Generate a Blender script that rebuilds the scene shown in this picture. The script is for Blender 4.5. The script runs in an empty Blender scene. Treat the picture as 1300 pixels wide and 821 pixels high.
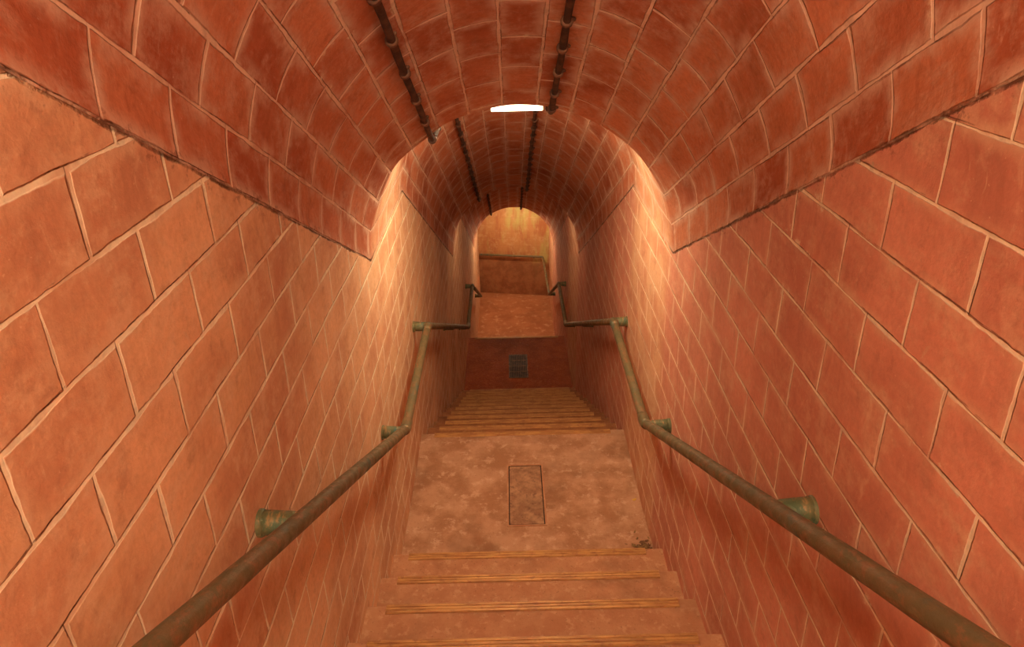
import bpy, bmesh, math, random
from mathutils import Vector, Matrix, noise
random.seed(7)
C = bpy.context.scene.collection
SC = bpy.context.scene
R = math.radians

# ------------------------------------------------------------------ camera
F = 920.0
cd = bpy.data.cameras.new('camera'); cam = bpy.data.objects.new('camera', cd); C.objects.link(cam)
cd.sensor_width = 36.0; cd.lens = F / 1300 * 36; cd.shift_y = -45.5 / 1300; cd.clip_start = 0.02
CAMZ = 3.0
fwd_pitch = R(24.3); roll = R(1.4)
cam.location = (0, 0, CAMZ)
cam.rotation_euler = (Matrix.Rotation(R(90) - fwd_pitch, 3, 'X') @ Matrix.Rotation(-roll, 3, 'Z')).to_euler()
SC.camera = cam
SC.view_settings.view_transform = 'Standard'; SC.view_settings.look = 'None'
SC.view_settings.gamma = 1; SC.view_settings.use_curve_mapping = False
SC.view_settings.exposure = 0.0

# ------------------------------------------------------------------ world: warm fill light through an open end added unseen behind the camera
w = bpy.data.worlds.new('world'); SC.world = w; w.use_nodes = True
bg = w.node_tree.nodes['Background']; bg.inputs[0].default_value = (1.0, .90, .64, 1); bg.inputs[1].default_value = 6.0

LAMP_COL = (1.0, .83, .53)
LAMPS = [  # y, drop below camera level of the lamp's underside, emission strength
    (-.95, -1.28, 600.0), (3.62, .668, 280.0), (8.15, 2.37, 260.0), (12.45, 4.02, 130.0)]

# ------------------------------------------------------------------ materials
class N:
    """small node helper"""
    def __init__(s, name):
        s.m = bpy.data.materials.new(name); s.m.use_nodes = True; s.t = s.m.node_tree
        s.b = s.t.nodes['Principled BSDF']
    def n(s, typ, **kw):
        o = s.t.nodes.new(typ)
        for k, v in kw.items(): setattr(o, k, v)
        return o
    def set(s, sock, v):
        if hasattr(v, 'is_output'): s.t.links.new(v, sock)
        elif isinstance(v, tuple) and len(v) == 3 and sock.type == 'RGBA': sock.default_value = (*v, 1)
        else: sock.default_value = v
    def math(s, op, a, b=0.0, clamp=False):
        o = s.n('ShaderNodeMath', operation=op, use_clamp=clamp); s.set(o.inputs[0], a); s.set(o.inputs[1], b); return o.outputs[0]
    def mix(s, f, a, b, mode='MIX'):
        o = s.n('ShaderNodeMix', data_type='RGBA', blend_type=mode)
        s.set(o.inputs[0], f); s.set(o.inputs[6], a); s.set(o.inputs[7], b); return o.outputs[2]
    def noise(s, vec, scale, detail=4, rough=.55, out=0):
        o = s.n('ShaderNodeTexNoise'); s.set(o.inputs['Vector'], vec); o.inputs['Scale'].default_value = scale
        o.inputs['Detail'].default_value = detail; o.inputs['Roughness'].default_value = rough; return o.outputs[out]
    def ramp(s, f, p0, p1, v0=0.0, v1=1.0):
        o = s.n('ShaderNodeMapRange', clamp=True); o.interpolation_type = 'SMOOTHSTEP'; s.set(o.inputs[0], f)
        for i, v in zip((1, 2, 3, 4), (p0, p1, v0, v1)): o.inputs[i].default_value = v
        return o.outputs[0]
    def scale(s, vec, sc):
        o = s.n('ShaderNodeVectorMath', operation='MULTIPLY'); s.set(o.inputs[0], vec); o.inputs[1].default_value = sc; return o.outputs[0]
    def addv(s, a, b):
        o = s.n('ShaderNodeVectorMath', operation='ADD'); s.set(o.inputs[0], a); s.set(o.inputs[1], b); return o.outputs[0]
    def obj(s): return s.n('ShaderNodeTexCoord').outputs['Object']
    def uv(s, name): return s.n('ShaderNodeUVMap', uv_map=name).outputs[0]
    def bump(s, h, strength, dist):
        o = s.n('ShaderNodeBump'); o.inputs['Strength'].default_value = strength; o.inputs['Distance'].default_value = dist
        s.set(o.inputs['Height'], h); s.t.links.new(o.outputs[0], s.b.inputs['Normal'])
    def done(s, col, rough=.7, metal=0.0, spec=.4):
        s.set(s.b.inputs['Base Color'], col); s.set(s.b.inputs['Roughness'], rough)
        s.b.inputs['Metallic'].default_value = metal; s.b.inputs['Specular IOR Level'].default_value = spec
        return s.m

def tile_mat(name, c1, c2, mortar, bw, rh, ms, pale, pale_amt, seam, vein=0.0, tilevar=1.0, warp=.003, grime=.5):
    m = N(name); uv = m.uv('tiles'); ed = m.uv('edge'); ob = m.obj()
    nz = m.noise(uv, 3.2, 3, .5, 1); c = m.addv(nz, (-.5, -.5, -.5))
    nz2 = m.noise(uv, 22, 3, .6, 1); cc = m.addv(nz2, (-.5, -.5, -.5))
    v = m.addv(m.addv(uv, m.scale(c, (warp * 3, warp * 3, 0))), m.scale(cc, (.006, .006, 0)))
    # two brick textures on the same layout: the joints and the colour of each tile
    br = m.n('ShaderNodeTexBrick', offset=.5, offset_frequency=2, squash=1)
    m.set(br.inputs['Vector'], v); br.inputs['Scale'].default_value = 1
    br.inputs['Brick Width'].default_value = bw; br.inputs['Row Height'].default_value = rh
    msz = m.ramp(m.noise(uv, 6, 3), .30, .75, ms * .45, ms * 1.5)
    m.set(br.inputs['Mortar Size'], msz); br.inputs['Mortar Smooth'].default_value = .45
    br.inputs['Bias'].default_value = 0
    br.inputs['Color1'].default_value = (0, 0, 0, 1); br.inputs['Color2'].default_value = (1, 1, 1, 1)
    br.inputs['Mortar'].default_value = (.5, .5, .5, 1)
    rnd = m.n('ShaderNodeSeparateColor'); m.set(rnd.inputs[0], br.outputs['Color']); rnd = rnd.outputs[0]
    soft = m.ramp(m.noise(m.addv(uv, (7, 3, 0)), 1.9, 5, .65), .36, .66)
    tv = m.math('ADD', m.math('MULTIPLY', m.ramp(rnd, .1, .9), tilevar), m.math('MULTIPLY', soft, 1 - tilevar))
    base = m.mix(tv, c1, c2)
    brushed = m.noise(m.addv(m.scale(uv, (9, 2.2, 1)), m.scale(c, (2, 2, 0))), 3.5, 7, .72)
    base = m.mix(m.ramp(brushed, .46, .70, 0, .45), base, tuple(a * .74 for a in c1))
    base = m.mix(m.ramp(brushed, .44, .30, 0, .40), base, pale)
    base = m.mix(m.ramp(m.noise(uv, 1.5, 4), .42, .68, 0, .55), base, tuple(min(1, a * 1.35 + .02) for a in c2))
    # the level bays are mixed towards one paler tone
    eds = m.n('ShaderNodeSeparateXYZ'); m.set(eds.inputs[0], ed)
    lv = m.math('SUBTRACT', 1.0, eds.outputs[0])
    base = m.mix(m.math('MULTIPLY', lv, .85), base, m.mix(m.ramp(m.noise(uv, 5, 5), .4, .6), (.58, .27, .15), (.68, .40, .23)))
    # weathering across the tiles
    streak = m.noise(m.scale(uv, (1.6, 4.5, 1)), 4, 6, .7)
    base = m.mix(m.ramp(streak, .50, .78, 0, pale_amt), base, pale)
    cloud = m.noise(m.addv(uv, (11, 5, 0)), 6.5, 9, .74)
    base = m.mix(m.ramp(cloud, .50, .64, 0, pale_amt * .85), base, pale)
    base = m.mix(m.ramp(m.noise(m.addv(uv, (1, 15, 0)), 9, 8, .75), .54, .66, 0, .35), base, tuple(a * .62 for a in c1))
    scr = m.noise(m.addv(m.scale(uv, (34, 5, 1)), m.scale(c, (6, 1, 0))), 1.6, 5, .65)
    base = m.mix(m.math('MULTIPLY', m.ramp(scr, .62, .70, 0, .5), m.ramp(m.noise(uv, 3.1, 3), .5, .6)), base, pale)
    fine = m.noise(uv, 60, 4, .7)
    base = m.mix(m.ramp(fine, .35, .7, .0, .25), base, tuple(a * .72 for a in c1))
    specks = m.ramp(m.noise(uv, 95, 2, .5), .70, .76, 0, .5)
    base = m.mix(specks, base, pale)
    # bloom of lime creeping out of the joints
    halo = m.n('ShaderNodeTexBrick', offset=.5, offset_frequency=2, squash=1)
    m.set(halo.inputs['Vector'], v); halo.inputs['Scale'].default_value = 1
    halo.inputs['Brick Width'].default_value = bw; halo.inputs['Row Height'].default_value = rh
    halo.inputs['Mortar Size'].default_value = ms * 6; halo.inputs['Mortar Smooth'].default_value = 1.0
    hf = m.math('MULTIPLY', halo.outputs['Fac'], m.ramp(m.noise(uv, 7, 5, .7), .38, .62, 0, .45 + vein * .8))
    base = m.mix(hf, base, pale)
    mort = m.mix(m.ramp(m.noise(uv, 12, 5, .7), .45, .68), mortar, tuple(a * .74 for a in mortar))
    mfac = m.math('MULTIPLY', br.outputs['Fac'], m.ramp(m.noise(uv, 4.5, 4, .6),   .32, .54, .22, 1.0))
    col = m.mix(mfac, base, mort)
    ck = m.n('ShaderNodeTexBrick', offset=.5, offset_frequency=2, squash=1)
    m.set(ck.inputs['Vector'], m.addv(v, (.0045, -.0060, 0))); ck.inputs['Scale'].default_value = 1
    ck.inputs['Brick Width'].default_value = bw; ck.inputs['Row Height'].default_value = rh
    ck.inputs['Mortar Size'].default_value = .0016; ck.inputs['Mortar Smooth'].default_value = .3
    cf = m.math('MULTIPLY', ck.outputs['Fac'], m.ramp(m.noise(uv, 5.5, 5, .7), .46, .58, 0, .85))
    col = m.mix(cf, col, (.13, .05, .03))
    # cream lime chips spreading from the joints here and there
    chip = m.math('MULTIPLY', m.ramp(m.noise(uv, 13, 7, .78), .56, .60), m.ramp(m.noise(m.addv(uv, (2, 9, 0)), 1.4, 4, .6), .50, .62))
    hz = m.n('ShaderNodeTexBrick', offset=.5, offset_frequency=2, squash=1)
    m.set(hz.inputs['Vector'], v); hz.inputs['Scale'].default_value = 1
    hz.inputs['Brick Width'].default_value = bw; hz.inputs['Row Height'].default_value = rh
    hz.inputs['Mortar Size'].default_value = .024; hz.inputs['Mortar Smooth'].default_value = .6
    col = m.mix(m.math('MULTIPLY', m.math('MULTIPLY', chip, hz.outputs['Fac']), .8), col, (.72, .58, .40))
    # ragged dark seam where wall and vault meet
    sx = m.n('ShaderNodeSeparateXYZ'); m.set(sx.inputs[0], ed)
    dist = m.math('ADD', sx.outputs[1], m.math('MULTIPLY', m.math('SUBTRACT', m.noise(uv, 9, 6, .75), .5), .03))
    onslope = sx.outputs[0]
    sm = m.math('MULTIPLY', m.ramp(m.math('ABSOLUTE', dist), .002, .008, 1, 0), m.ramp(m.noise(uv, 5, 5, .7), .36, .56, .15, 1))
    sm = m.math('MULTIPLY', sm, onslope)
    col = m.mix(m.math('MULTIPLY', sm, seam), col, (.09, .035, .018))
    spall = m.math('MULTIPLY', onslope, m.math('MULTIPLY', m.ramp(m.math('ABSOLUTE', dist), .01, .05, 1, 0), m.ramp(m.noise(uv, 26, 5, .75), .54, .62)))
    col = m.mix(m.math('MULTIPLY', spall, grime), col, (.16, .06, .035))
    h = m.math('SUBTRACT', m.math('MULTIPLY', m.noise(uv, 14, 6, .65), .5), m.math('MULTIPLY', br.outputs['Fac'], .75))
    h = m.math('SUBTRACT', h, m.math('MULTIPLY', sm, .9))
    h = m.math('ADD', h, m.math('MULTIPLY', rnd, .25))
    m.bump(h, .7, .010)
    return m.done(col, m.ramp(m.noise(uv, 18, 4), .3, .7, .65, .9), 0, .18)

def Z(drop): return CAMZ - drop
M = {}
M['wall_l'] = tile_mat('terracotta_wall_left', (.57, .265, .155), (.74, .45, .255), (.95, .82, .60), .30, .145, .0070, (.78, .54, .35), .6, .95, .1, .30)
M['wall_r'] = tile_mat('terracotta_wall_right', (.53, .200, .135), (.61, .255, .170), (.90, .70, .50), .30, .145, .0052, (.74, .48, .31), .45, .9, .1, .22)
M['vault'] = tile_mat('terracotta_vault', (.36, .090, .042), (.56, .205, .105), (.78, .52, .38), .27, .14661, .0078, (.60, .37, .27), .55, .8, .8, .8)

def concrete(name, a, b, c, wet=False, sc=1.0):
    m = N(name); o = m.obj()
    n1 = m.noise(o, 5 * sc, 6, .65); n2 = m.noise(o, 14 * sc, 6, .7); n3 = m.noise(o, 2.2 * sc, 4, .6)
    col = m.mix(m.ramp(n1, .38, .62), a, b)
    col = m.mix(m.ramp(n2, .52, .66, 0, .75), col, c)
    col = m.mix(m.ramp(n3, .50, .70, 0, .55), col, tuple(x * .6 for x in a))
    col = m.mix(m.ramp(m.noise(o, 90, 3), .62, .70, 0, .5), col, tuple(x * .45 for x in a))
    if wet:
        col = m.mix(m.ramp(m.noise(o, 55, 5, .7), .58, .66, 0, .5), col, (.55, .25, .11))
        m.bump(m.noise(o, 45, 5, .65), .9, .012); return m.done(col, m.ramp(n2, .35, .6, .4, .6), 0, .04)
    m.bump(m.math('ADD', n2, m.math('MULTIPLY', m.noise(o, 60, 4), .5)), .5, .006)
    return m.done(col, .78, 0, .3)
M['landing'] = concrete('worn_concrete', (.33, .150, .076), (.47, .250, .148), (.58, .36, .24))
M['wetfloor'] = concrete('wet_concrete', (.28, .058, .018), (.36, .085, .028), (.42, .13, .05), True)
M['lowfloor'] = concrete('lower_concrete', (.38, .14, .06), (.46, .19, .085), (.60, .34, .19), sc=.6)
M['step'] = concrete('step_concrete', (.40, .17, .085), (.46, .22, .115), (.54, .30, .17), sc=1.6)
M['darkstep'] = concrete('dark_step_concrete', (.26, .095, .040), (.34, .135, .055), (.40, .19, .09), sc=1.6)
M['patch'] = concrete('patch_concrete', (.26, .125, .068), (.42, .225, .125), (.16, .075, .045), sc=2.0)
M['endwall'] = None
def end_mat():
    m = N('stained_end_wall'); o = m.obj()
    st = m.noise(m.scale(o, (2.6, 2.6, .8)), 1.6, 6, .62)
    col = m.mix(m.ramp(st, .40, .60), (.42, .15, .06), (.52, .25, .10))
    st2 = m.noise(m.addv(m.scale(o, (3.2, 3.2, .6)), (4, 9, 2)), 1.5, 6, .6)
    col = m.mix(m.ramp(st2, .50, .66, 0, .75), col, (.50, .46, .16))
    sp = m.n('ShaderNodeSeparateXYZ'); m.set(sp.inputs[0], o)
    col = m.mix(m.ramp(m.noise(o, 9, 5, .7), .5, .66, 0, .5), col, (.62, .42, .22))
    f = m.n('ShaderNodeMath', operation='FRACT'); m.set(f.inputs[0], m.math('DIVIDE', sp.outputs[2], .145))
    line = m.ramp(f.outputs[0], .0, .06, 1, 0)
    col = m.mix(m.math('MULTIPLY', line, .35), col, (.28, .10, .05))
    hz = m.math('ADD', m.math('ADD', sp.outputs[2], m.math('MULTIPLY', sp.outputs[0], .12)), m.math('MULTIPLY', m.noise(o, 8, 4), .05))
    col = m.mix(m.ramp(hz, Z(5.47), Z(5.37), .85, 0), col, m.mix(m.ramp(m.noise(o, 4, 6, .7), .4, .6), (.23, .085, .036), (.36, .15, .065)))  # shadow under the rail, painted as a slanted darker band on the lower wall
    m.bump(m.noise(o, 12, 5), .5, .01)
    return m.done(col, .7)
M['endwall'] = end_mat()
def strip_mat():
    m = N('ochre_nosing'); o = m.obj()
    col = m.mix(m.ramp(m.noise(m.scale(o, (1, 6, 6)), 9, 5, .7), .38, .62), (.54, .27, .085), (.36, .15, .05))
    col = m.mix(m.ramp(m.noise(o, 30, 4), .55, .7, 0, .6), col, (.28, .10, .045))
    m.bump(m.noise(o, 50, 3), .3, .002)
    return m.done(col, .5, .2)
M['strip'] = strip_mat()
def rail_mat(name, a, b, c, d, amt):
    m = N(name); o = m.obj()
    col = m.mix(m.ramp(m.noise(o, 16, 6, .7), .42, .60), a, b)
    o = m.scale(o, (1.5, .45, .8))
    col = m.mix(m.ramp(m.noise(o, 38, 5, .7), .52, .62, 0, .8), col, c)
    col = m.mix(m.ramp(m.noise(m.addv(o, (3, 1, 7)), 11, 5, .65), .56, .66, 0, amt), col, d)
    m.bump(m.noise(o, 70, 5, .7), .6, .004)
    return m.done(col, m.ramp(m.noise(o, 30, 3), .3, .7, .38, .7), .15, .5)
M['rail'] = rail_mat('worn_green_paint', (.13, .108, .05), (.175, .115, .052), (.25, .12, .055), (.085, .12, .09), .8)
M['bracket'] = rail_mat('peeling_green_paint', (.09, .125, .06), (.16, .14, .06), (.36, .20, .08), (.06, .15, .16), .9)
def plain(name, a, b, rough=.6, metal=0.0, sc=20):
    m = N(name); o = m.obj(); col = m.mix(m.ramp(m.noise(o, sc, 5), .4, .65), a, b)
    m.bump(m.noise(o, sc * 3, 4), .4, .003); return m.done(col, rough, metal)
M['conduit'] = plain('dark_conduit', (.055, .022, .012), (.11, .045, .022), .95)
M['clip'] = plain('rusty_clip', (.09, .032, .016), (.17, .065, .03), .6)
M['iron'] = plain('rusty_iron', (.09, .04, .02), (.17, .07, .03), .5, .5)
M['housing'] = plain('lamp_housing', (.30, .26, .20), (.22, .17, .12), .5, .3)
M['litter'] = plain('leaf_litter', (.12, .05, .02), (.26, .15, .05), .8, 0, 40)
M['leafy'] = plain('yellow_leaf', (.62, .36, .05), (.50, .24, .04), .6, 0, 40)
M['dark'] = plain('dark_hole', (.03, .015, .01), (.05, .02, .012), .9)
def glow(i, s):
    m = N('lamp_diffuser_glow' if i == 0 else 'lamp_diffuser_glow.%03d' % i)
    m.b.inputs['Emission Color'].default_value = (*LAMP_COL, 1); m.b.inputs['Emission Strength'].default_value = s
    return m.done((.8, .78, .72), .4)

# ------------------------------------------------------------------ helpers
def link(name, bm, mat, parent=None, smooth=False):
    me = bpy.data.meshes.new(name)
    bmesh.ops.recalc_face_normals(bm, faces=bm.faces) if not bm.loops.layers.uv else None
    bm.to_mesh(me); bm.free(); me.materials.append(mat)
    if smooth:
        for p in me.polygons: p.use_smooth = True
    o = bpy.data.objects.new(name, me); C.objects.link(o)
    if parent: o.parent = parent
    return o
def empty(name, loc, label=None, cat=None, group=None):
    o = bpy.data.objects.new(name, None); C.objects.link(o); o.location = loc; o.empty_display_size = .1
    if label: o['label'] = label
    if cat: o['category'] = cat
    if group: o['group'] = group
    return o
def box(bm, x0, x1, y0, y1, z0, z1, bev=0.0, seg=2):
    g = bmesh.ops.create_cube(bm, size=1)
    for v in g['verts']:
        v.co = Vector(((x0 + x1) / 2 + v.co.x * (x1 - x0), (y0 + y1) / 2 + v.co.y * (y1 - y0), (z0 + z1) / 2 + v.co.z * (z1 - z0)))
    if bev:
        es = list({e for v in g['verts'] for e in v.link_edges})
        bmesh.ops.bevel(bm, geom=es, offset=bev, segments=seg, affect='EDGES', profile=.5)
def tube(bm, pts, r, seg=20, cap=True, rad=None):
    """swept tube through points (parallel frames)"""
    pts = [Vector(p) for p in pts]; rings = []; up = None
    for i, p in enumerate(pts):
        a = pts[max(0, i - 1)]; b = pts[min(len(pts) - 1, i + 1)]
        t = (b - a).normalized()
        if up is None: up = t.orthogonal().normalized()
        up = (up - t * up.dot(t)).normalized(); s = t.cross(up)
        rr = rad[i] if rad else r
        rings.append([bm.verts.new(p + (up * math.cos(q) + s * math.sin(q)) * rr) for q in [2 * math.pi * k / seg for k in range(seg)]])
    for A, B in zip(rings, rings[1:]):
        for k in range(seg): bm.faces.new((A[k], A[(k + 1) % seg], B[(k + 1) % seg], B[k]))
    if cap: bm.faces.new(rings[0][::-1]); bm.faces.new(rings[-1])
def rounded(pts, r, n=6):
    pts = [Vector(p) for p in pts]; out = [pts[0]]
    for a, b, c in zip(pts, pts[1:], pts[2:]):
        u = (a - b).normalized(); v = (c - b).normalized()
        p0 = b + u * r; p1 = b + v * r
        for i in range(n + 1):
            t = i / n; out.append(p0 * (1 - t) ** 2 + b * 2 * t * (1 - t) + p1 * t * t)
    out.append(pts[-1]); return out
def dense(pts, step):
    out = []
    for a, b in zip(pts, pts[1:]):
        n = max(1, int((b - a).length / step))
        out += [a.lerp(b, i / n) for i in range(n)]
    return out + [pts[-1]]
def kind(o, k='structure'): o['kind'] = k; return o

# ------------------------------------------------------------------ the passage
CX, HW = .05, .70            # centre line and half width
RISE = .73
YB = -3.6
# spring line (y, drop)
SP = [(YB, -1.08), (-1.27, -1.08), (3.12, 1.255), (4.24, 1.255), (7.50, 2.99), (8.92, 2.99), (12.0, 4.62), (14.1, 4.62)]
# floor line, used only to know how far down the walls go
FL = [(YB, .79), (-.94, .79), (2.90, 2.83), (2.9001, 3.0), (4.20, 3.0), (7.72, 5.04), (9.40, 5.04), (11.32, 6.23), (14.1, 6.23)]
def interp(T, y):
    for (a, b), (c, d) in zip(T, T[1:]):
        if y <= c: return b + (d - b) * (y - a) / (c - a)
    return T[-1][1]
kinks = [s[0] for s in SP]
ys = []
for a, b in zip(kinks, kinks[1:]):
    n = max(2, int((b - a) / .12)); ys += [a + (b - a) * i / n for i in range(n)]
ys.append(kinks[-1])
def slopef(y):
    return 0.0 if any(a + .02 < y < b - .02 for a, b in ((3.12, 4.24), (7.50, 8.92), (12.0, 14.2))) else 1.0
RT = [(YB, .695), (4.24, .695), (7.5, .785), (8.92, .76), (12.0, .73), (14.1, .73)]
def rise(y): return interp(RT, y)
def wob(p, s=1.4, a=.006): return (noise.noise(Vector(p) * s)) * a * 2

def wall(side):
    bm = bmesh.new(); L = bm.loops.layers.uv.new('tiles'); E = bm.loops.layers.uv.new('edge')
    NV = 22; grid = []
    for y in ys:
        zt = Z(interp(SP, y)); zb = Z(interp(FL, y)) - .45; col = []
        for j in range(NV + 1):
            z = zt + (zb - zt) * j / NV
            x = CX + side * (HW + .001) + side * wob((side * 9, y, z), 1.3, .006) * min(1, j / 3)
            col.append(bm.verts.new((x, y, z)))
        grid.append(col)
    for A, B in zip(grid, grid[1:]):
        for j in range(NV):
            vs = (A[j], A[j + 1], B[j + 1], B[j]) if side < 0 else (A[j], B[j], B[j + 1], A[j + 1])
            f = bm.faces.new(vs); f.smooth = True
            for e in f.edges:
                if all(v in (A[0], B[0], A[NV], B[NV]) for v in e.verts) and not (e.verts[0] in A and e.verts[1] in A) and not (e.verts[0] in B and e.verts[1] in B): e.smooth = False
            for l in f.loops:
                c = l.vert.co; l[L].uv = (c.y + (0 if side < 0 else .13), c.z + 20.03); l[E].uv = (slopef(c.y), c.z - Z(interp(SP, c.y)))
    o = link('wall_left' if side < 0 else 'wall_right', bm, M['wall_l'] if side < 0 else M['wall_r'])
    sd = o.modifiers.new('thick', 'SOLIDIFY'); sd.thickness = .2; sd.offset = -1
    return kind(o)
wall(-1); wall(1)

def vault():
    bm = bmesh.new(); L = bm.loops.layers.uv.new('tiles'); E = bm.loops.layers.uv.new('edge')
    NA = 56; grid = []; S = 0; prev = None; arc = math.pi * HW; meta = {}
    for y in ys:
        zs = Z(interp(SP, y))
        if prev: S += math.hypot(y - prev[0], zs - prev[1])
        prev = (y, zs); col = []
        for j in range(NA + 1):
            a = math.pi * j / NA - math.pi / 2        # -90 left .. 90 right
            rr = HW + wob((math.sin(a) * 2, y, math.cos(a) * 2), 1.6, .007) * min(1, min(j, NA - j) / 4)
            v = bm.verts.new((CX + math.sin(a) * rr, y, zs + math.cos(a) * (rr + rise(y) - HW)))
            meta[v] = (S, 16.5 * .14661 + a * HW, min(j, NA - j) * arc / NA); col.append(v)
        grid.append(col)
    for i, (A, B) in enumerate(zip(grid, grid[1:])):
        for j in range(NA):
            f = bm.faces.new((A[j], B[j], B[j + 1], A[j + 1])); f.smooth = True
            for l in f.loops:
                mt = meta[l.vert]; l[L].uv = (mt[0] + 3, mt[1]); l[E].uv = (slopef(l.vert.co.y), mt[2])
    bm.edges.ensure_lookup_table()
    for y, col in zip(ys, grid):
        if any(abs(y - k) < 1e-4 for k in kinks[1:-1]):
            for a, b in zip(col, col[1:]):
                e = bm.edges.get((a, b)); e.smooth = False
    for A, B in zip(grid, grid[1:]):
        for j in (0, NA): bm.edges.get((A[j], B[j])).smooth = False
    for f in bm.faces: f.normal_update()
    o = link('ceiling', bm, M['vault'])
    sd = o.modifiers.new('thick', 'SOLIDIFY'); sd.thickness = .2; sd.offset = -1
    return kind(o)
vault()

# end wall, slightly skewed
bm = bmesh.new(); g = bmesh.ops.create_cube(bm, size=1)
for v in g['verts']:
    x = CX + v.co.x * 2 * (HW + .25); y = 13.48 - (x - CX) * .17 + (.0 if v.co.y < 0 else .25)
    z = Z(6.6) if v.co.z < 0 else Z(3.6)
    v.co = Vector((x, y, z))
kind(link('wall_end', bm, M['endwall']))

# landings
def slab(name, y0, y1, drop, mat):
    bm = bmesh.new(); box(bm, CX - HW - .02, CX + HW + .02, y0, y1, Z(drop) - .35, Z(drop), .006)
    return kind(link(name, bm, mat))
slab('floor', 2.90, 4.20, 3.0, M['landing'])
slab('floor', 7.72, 9.40, 5.04, M['wetfloor'])
slab('floor', 11.32, 13.75, 6.23, M['lowfloor'])
slab('floor', YB, -.94, .79, M['landing'])

# ------------------------------------------------------------------ flights of steps, nosing strip on each
def strip(x0, x1, y1, z, parent, over=.0):
    bm = bmesh.new()
    box(bm, x0, x1, y1 - .045, y1 + .003, z - .012, z + .0035, .0012, 1)
    for k in range(3): box(bm, x0 + .002, x1 - .002, y1 - .043 + k * .0155, y1 - .043 + k * .0155 + .010, z + .002, z + .0065, .001, 1)
    return link('nosing_strip', bm, M['strip'], parent)
def flight(y_top, z_top, n, mat, label):
    """n risers going down from a landing edge at (y_top, z_top); makes the n-1 treads between the landings"""
    root = empty('stair_flight', (CX, y_top, z_top), label, 'stairs', None)
    for k in range(1, n):
        y0 = y_top + .32 * (k - 1); z = z_top - .17 * k
        bm = bmesh.new()
        box(bm, -HW - .01, HW + .01, y0 - y_top, y0 + .32 - y_top, z - z_top - .42, z - z_top, .007)
        st = link('step', bm, M[mat], root)
        j = random.uniform(-.012, .012)
        strip(-HW + .085 + j, HW - .075 + j, y0 + .32 - y_top, z - z_top, st)
    return root
f1 = flight(-.94, Z(.79), 13, 'step', 'upper flight of worn steps descending from the camera to the first landing')
f2 = flight(4.20, Z(3.0), 12, 'darkstep', 'middle flight of ochre-edged concrete steps between the pale landing and dark wet landing')
f3 = flight(9.40, Z(5.04), 7, 'darkstep', 'lowest flight of concrete steps below the dark wet landing')
# strips let into the landing edges
def edge_strip(y, drop, label):
    r = strip(CX - HW + .085, CX + HW - .09, y, Z(drop), None); r['label'] = label; r['category'] = 'nosing'; return r
edge_strip(4.20, 3.0, 'ochre nosing strip along the far edge of the pale hatch landing')
edge_strip(9.40, 5.04, 'nosing strip on the far edge of the dark wet landing')
edge_strip(-.94, .79, 'nosing strip at the edge of the top landing behind the camera')

# ------------------------------------------------------------------ handrails
RS = [(-2.9, -.10), (-1.16, -.10), (3.03, 2.13), (4.15, 2.13), (7.92, 4.09), (9.16, 4.09), (11.55, 5.36)]
def handrail(side):
    x = CX + side * (HW - .10)
    lab = ('green painted pipe handrail along the left wall of the stair' if side < 0
           else 'green painted pipe handrail along the right wall, turning across the end wall')
    root = empty('handrail', (x, 3.03, Z(2.13)), lab, 'handrail')
    o0 = Vector(root.location)
    P = [Vector((x, y, Z(d))) for y, d in RS]
    if side > 0:
        xe = CX + HW - .13; ye = 13.48 - (xe - CX) * .17 - .07
        P += [Vector((xe, ye, Z(5.36))), Vector((CX - HW + .03, 13.48 + (HW - .03) * .17 - .07, Z(5.36)))]
    pr = [dense(rounded([a - o0 for a in P[:7]], .035), .06)]
    bm = bmesh.new()
    pts = pr[0]
    tube(bm, pts, .024, 22, True, [.024 + .0008 * noise.noise(p * 9) for p in pts])
    link('rail', bm, M['rail'], root, True)
    if side > 0:
        bm = bmesh.new(); pts = dense(rounded([a - o0 for a in P[6:]], .05), .08); tube(bm, pts, .021, 18)
        link('lower_rail', bm, M['rail'], root, True)
    # couplings at the bends
    for i in range(1, 6):
        a, b, c = P[i - 1] - o0, P[i] - o0, P[i + 1] - o0
        bm = bmesh.new(); u = (a - b).normalized(); v = (c - b).normalized()
        pts = rounded([b + u * .065, b, b + v * .065], .035, 6)
        tube(bm, pts, .0275, 20, True, [.0262] + [.0285] * (len(pts) - 2) + [.0262])
        link('elbow', bm, M['rail'], root, True)
    # brackets: a stub from the rail to a flange on the wall
    for y in (-2.2, -1.1, .2, 1.43, 2.93, 4.22, 6.05, 7.80, 9.24, 11.45):
        zz = Z(interp(RS, y)); b = Vector((x, y, zz)) - o0
        wx = side * (.10 + .003)
        bm = bmesh.new()
        pts = [b + Vector((side * t, 0, -.004 * (1 - t / .1))) for t in (.0, .020, .045, .07, .098)]
        tube(bm, pts, .03, 18, True, [.025, .029, .030, .031, .032])
        br = link('bracket', bm, M['bracket'], root, True)
        bm = bmesh.new()
        fc = b + Vector((wx, 0, -.002))
        pts = [fc - Vector((side * .014, 0, 0)), fc - Vector((side * .010, 0, 0)), fc]
        tube(bm, pts, .04, 22, True, [.033, .0355, .036])
        for q in range(4):
            an = q * math.pi / 2 + .6
            c2 = fc + Vector((-side * .012, math.cos(an) * .029, math.sin(an) * .029))
            tube(bm, [c2, c2 - Vector((side * .006, 0, 0))], .005, 6)
        link('flange', bm, M['bracket'], br)
    return root
handrail(-1); hr = handrail(1)
o0 = Vector(hr.location)
for xx in (CX - .45, CX + .40):
    yy = 13.48 - (xx - CX) * .17
    b = Vector((xx, yy - .07, Z(5.36))) - o0
    bm = bmesh.new()
    tube(bm, [b, b + Vector((0, .0, -.03)), b + Vector((0, .075, -.05))], .012, 10)
    link('rail_support', bm, M['bracket'], hr, True)

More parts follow.
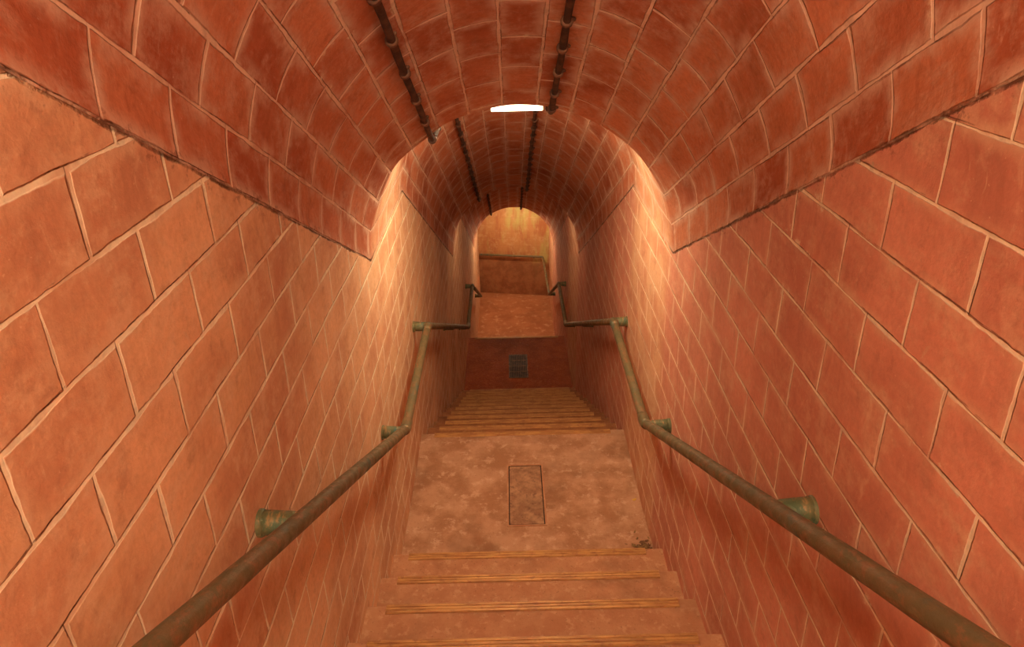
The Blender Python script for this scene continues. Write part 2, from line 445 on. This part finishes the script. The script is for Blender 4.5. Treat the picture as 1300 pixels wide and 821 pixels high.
# ------------------------------------------------------------------ conduits clipped to the vault
def conduit(ang, label, gap):
    a = R(ang)
    def pt(y, off):
        rr = HW - .002 - off
        return Vector((CX + math.sin(a) * rr, y, Z(interp(SP, y)) + math.cos(a) * (rr + rise(y) - HW)))
    root = empty('conduit', pt(3.12, 0), label, 'conduit'); o0 = Vector(root.location)
    K = [YB + .1] + kinks[1:-1] + [13.2]
    pts = dense(rounded([pt(y, .022) - o0 for y in K], .05), .05)
    pts = [p + Vector((noise.noise(Vector((p.y * 2.3, ang, 0))) * .006, 0, 0)) for p in pts]
    bm = bmesh.new(); tube(bm, pts, .0125, 12, True, [.0125 + .0022 * noise.noise(p * 17 + Vector((ang, 0, 0))) for p in pts])
    link('cable', bm, M['conduit'], root, True)
    y = .1
    while y < 12.9:
        p = pt(y, .022) - o0; q = pt(y + .02, .022) - o0; t = (q - p).normalized()
        bm = bmesh.new(); tube(bm, [p - t * .009, p - t * .006, p + t * .006, p + t * .009], .02, 12, True, [.016, .0195, .0195, .016])
        # feet of the saddle clip
        tan = Vector((math.cos(a), 0, -math.sin(a))); nor = Vector((math.sin(a), 0, math.cos(a)))
        c = p + nor * .010
        tube(bm, [c + tan * .010, c + tan * .020, c + tan * .026], .006, 8, True, [.008, .007, .004])
        link('clip', bm, M['clip'], root)
        y += gap + random.uniform(-.015, .015)
    return root
conduit(-34, 'dark brown cable clipped along the vault left of its crown', .235)
conduit(11.5, 'dark brown cable clipped along the vault just right of its crown', .185)

# ------------------------------------------------------------------ lamps under the crown of each landing
LL = ['glowing lamp under the vault of the top landing behind the camera',  # first one is an unseen lamp added to brighten the upper flight
      'white glowing ceiling lamp under the vault crown above the pale hatch landing',
      'lamp hidden under the vault above the dark wet landing',
      'lamp hidden under the vault above the lowest landing by the end wall']
for i, (y, d, s) in enumerate(LAMPS):
    crown = Z(interp(SP, y)) + rise(y) - .002
    zb = Z(d)
    root = empty('ceiling_lamp', (CX - .005, y, zb), LL[i], 'lamp')
    W = .125 if i == 1 else .15
    T = .075
    bm = bmesh.new(); box(bm, -W - .008, W + .008, -.055, .055, T, T + .018, .004)
    if i == 1:  # opaque plates added to cut this lamp's spill along the stair
        box(bm, -W - .004, W + .004, -.060, -.0505, .042, T, .001, 1); box(bm, -W - .004, W + .004, -.052, -.049, .001, .042, 0)
        box(bm, -W - .004, W + .004, .0505, .058, .012, T, .001, 1)
        fb = bmesh.new(); box(fb, -W, W, -.060, -.053, 0, .042, .002, 1)
        link('front_glass', fb, glow(7, 7.0), root)
    if i == 2:  # unseen shade plates added so this lamp only lights the side walls
        box(bm, -W + .012, W - .012, -.056, -.050, -.004, T, .001, 1); box(bm, -W + .012, W - .012, .050, .056, -.004, T, .001, 1)
        box(bm, -W + .012, W - .012, -.056, .056, -.010, -.004, .001, 1)
    link('housing', bm, M['housing'], root)
    bm = bmesh.new()
    for xx in (-.10, .10): box(bm, xx - .010, xx + .010, -.010, .010, T + .015, crown - zb + .012)
    link('mount', bm, M['iron'], root)
    bm = bmesh.new(); box(bm, -W, W, -.048, .048, 0, T, .010, 3)
    link('diffuser', bm, glow(i, s), root)

# ------------------------------------------------------------------ landing fittings
hx, hy = CX + .005, 3.55
root = empty('floor_hatch', (hx, hy, Z(3.0)), 'rectangular dark concrete hatch cover set in the pale landing', 'hatch')
bm = bmesh.new(); box(bm, -.100, .100, -.265, .265, -.004, .0035, .003); link('cover', bm, M['patch'], root)
bm = bmesh.new()
for a in ((-.116, -.106, -.281, .281), (.106, .116, -.281, .281), (-.106, .106, -.281, -.271), (-.106, .106, .271, .281)):
    box(bm, a[0], a[1], a[2], a[3], -.003, .0055, .001, 1)
link('frame', bm, M['step'], root)
bm = bmesh.new(); box(bm, -.107, .107, -.272, .272, -.006, .001, 0); link('joint', bm, M['dark'], root)

root = empty('drain_grate', (CX + .01, 8.56, Z(5.04)), 'rectangular iron drain grate in the dark wet landing', 'grate')
bm = bmesh.new()
for a in ((-.13, -.112, -.31, .31), (.112, .13, -.31, .31), (-.112, .112, -.31, -.292), (-.112, .112, .292, .31)):
    box(bm, a[0], a[1], a[2], a[3], -.004, .008, .002, 1)
link('frame', bm, M['iron'], root)
bm = bmesh.new(); box(bm, -.112, .112, -.292, .292, -.004, .001); link('pit', bm, M['dark'], root)
bm = bmesh.new()
for k in range(9): box(bm, -.096 + k * .024 - .005, -.096 + k * .024 + .005, -.292, .292, .0, .007, .001, 1)
for k in range(3): box(bm, -.112, .112, -.15 + k * .15 - .006, -.15 + k * .15 + .006, .0, .0075, .001, 1)
link('bars', bm, M['iron'], root)

# leaf litter by the right wall of the landing
bm = bmesh.new()
for k in range(170):
    r = abs(random.gauss(0, .045)); a = random.uniform(0, 2 * math.pi)
    x = CX + HW - .055 + r * math.cos(a) * .8; y = 3.06 + r * math.sin(a) * 1.3
    x = min(x, CX + HW - .012)
    z = Z(3.0) + .002 + max(0, .030 - r * .35) * random.random()
    n = 6; s = random.uniform(.004, .013); rot = random.uniform(0, 6.3)
    mt = Matrix.Translation((x, y, z)) @ Matrix.Rotation(rot, 4, 'Z') @ Matrix.Rotation(random.uniform(-.6, .6), 4, 'X')
    top = [bm.verts.new(mt @ Vector((math.cos(q * math.pi / 3) * s * 1.6, math.sin(q * math.pi / 3) * s * .7, .0015))) for q in range(n)]
    bot = [bm.verts.new(mt @ Vector((math.cos(q * math.pi / 3) * s * 1.6, math.sin(q * math.pi / 3) * s * .7, 0))) for q in range(n)]
    bm.faces.new(top); bm.faces.new(bot[::-1])
    for q in range(n): bm.faces.new((bot[q], bot[(q + 1) % n], top[(q + 1) % n], top[q]))
lt = link('leaf_litter', bm, M['litter']); lt['kind'] = 'stuff'
lt['label'] = 'small heap of dead leaves in the landing corner by the right wall'; lt['category'] = 'leaf litter'
def leaf(x, y, rot, s, label):
    bm = bmesh.new(); T = []; B = []
    for q in range(14):
        t = 2 * math.pi * q / 14; p = Vector((math.cos(t) * s * 1.5, math.sin(t) * s * .8 * (1 - .3 * math.cos(t)), 0)); p.z = .004 + .25 * p.x * p.x / s
        T.append(bm.verts.new(p + Vector((0, 0, .001)))); B.append(bm.verts.new(p))
    bm.faces.new(T); bm.faces.new(B[::-1])
    for q in range(14): bm.faces.new((B[q], B[(q + 1) % 14], T[(q + 1) % 14], T[q]))
    o = link('fallen_leaf', bm, M['leafy']); o.location = (x, y, Z(3.0) - .001); o.rotation_euler.z = rot
    o['label'] = label; o['category'] = 'leaf'
leaf(CX + HW - .04, 3.47, .4, .010, 'tiny yellow leaf on the pale landing against the right wall')

# small hook high on the end wall
bm = bmesh.new(); xh = CX - .07; yh = 13.48 - (xh - CX) * .17
zc = Z(4.06)
tube(bm, [(xh, yh + .01, zc), (xh, yh - .03, zc), (xh + .03, yh - .05, zc - .02), (xh + .03, yh - .05, zc - .07)], .012, 8)
h = link('wall_hook', bm, M['iron'], None, True)
bm = bmesh.new(); box(bm, xh - .035, xh + .035, yh - .012, yh + .02, zc - .03, zc + .03, .003); link('plate', bm, M['iron'], h); h['label'] = 'small dark iron hook high on the end wall beneath the innermost arch'; h['category'] = 'hook'
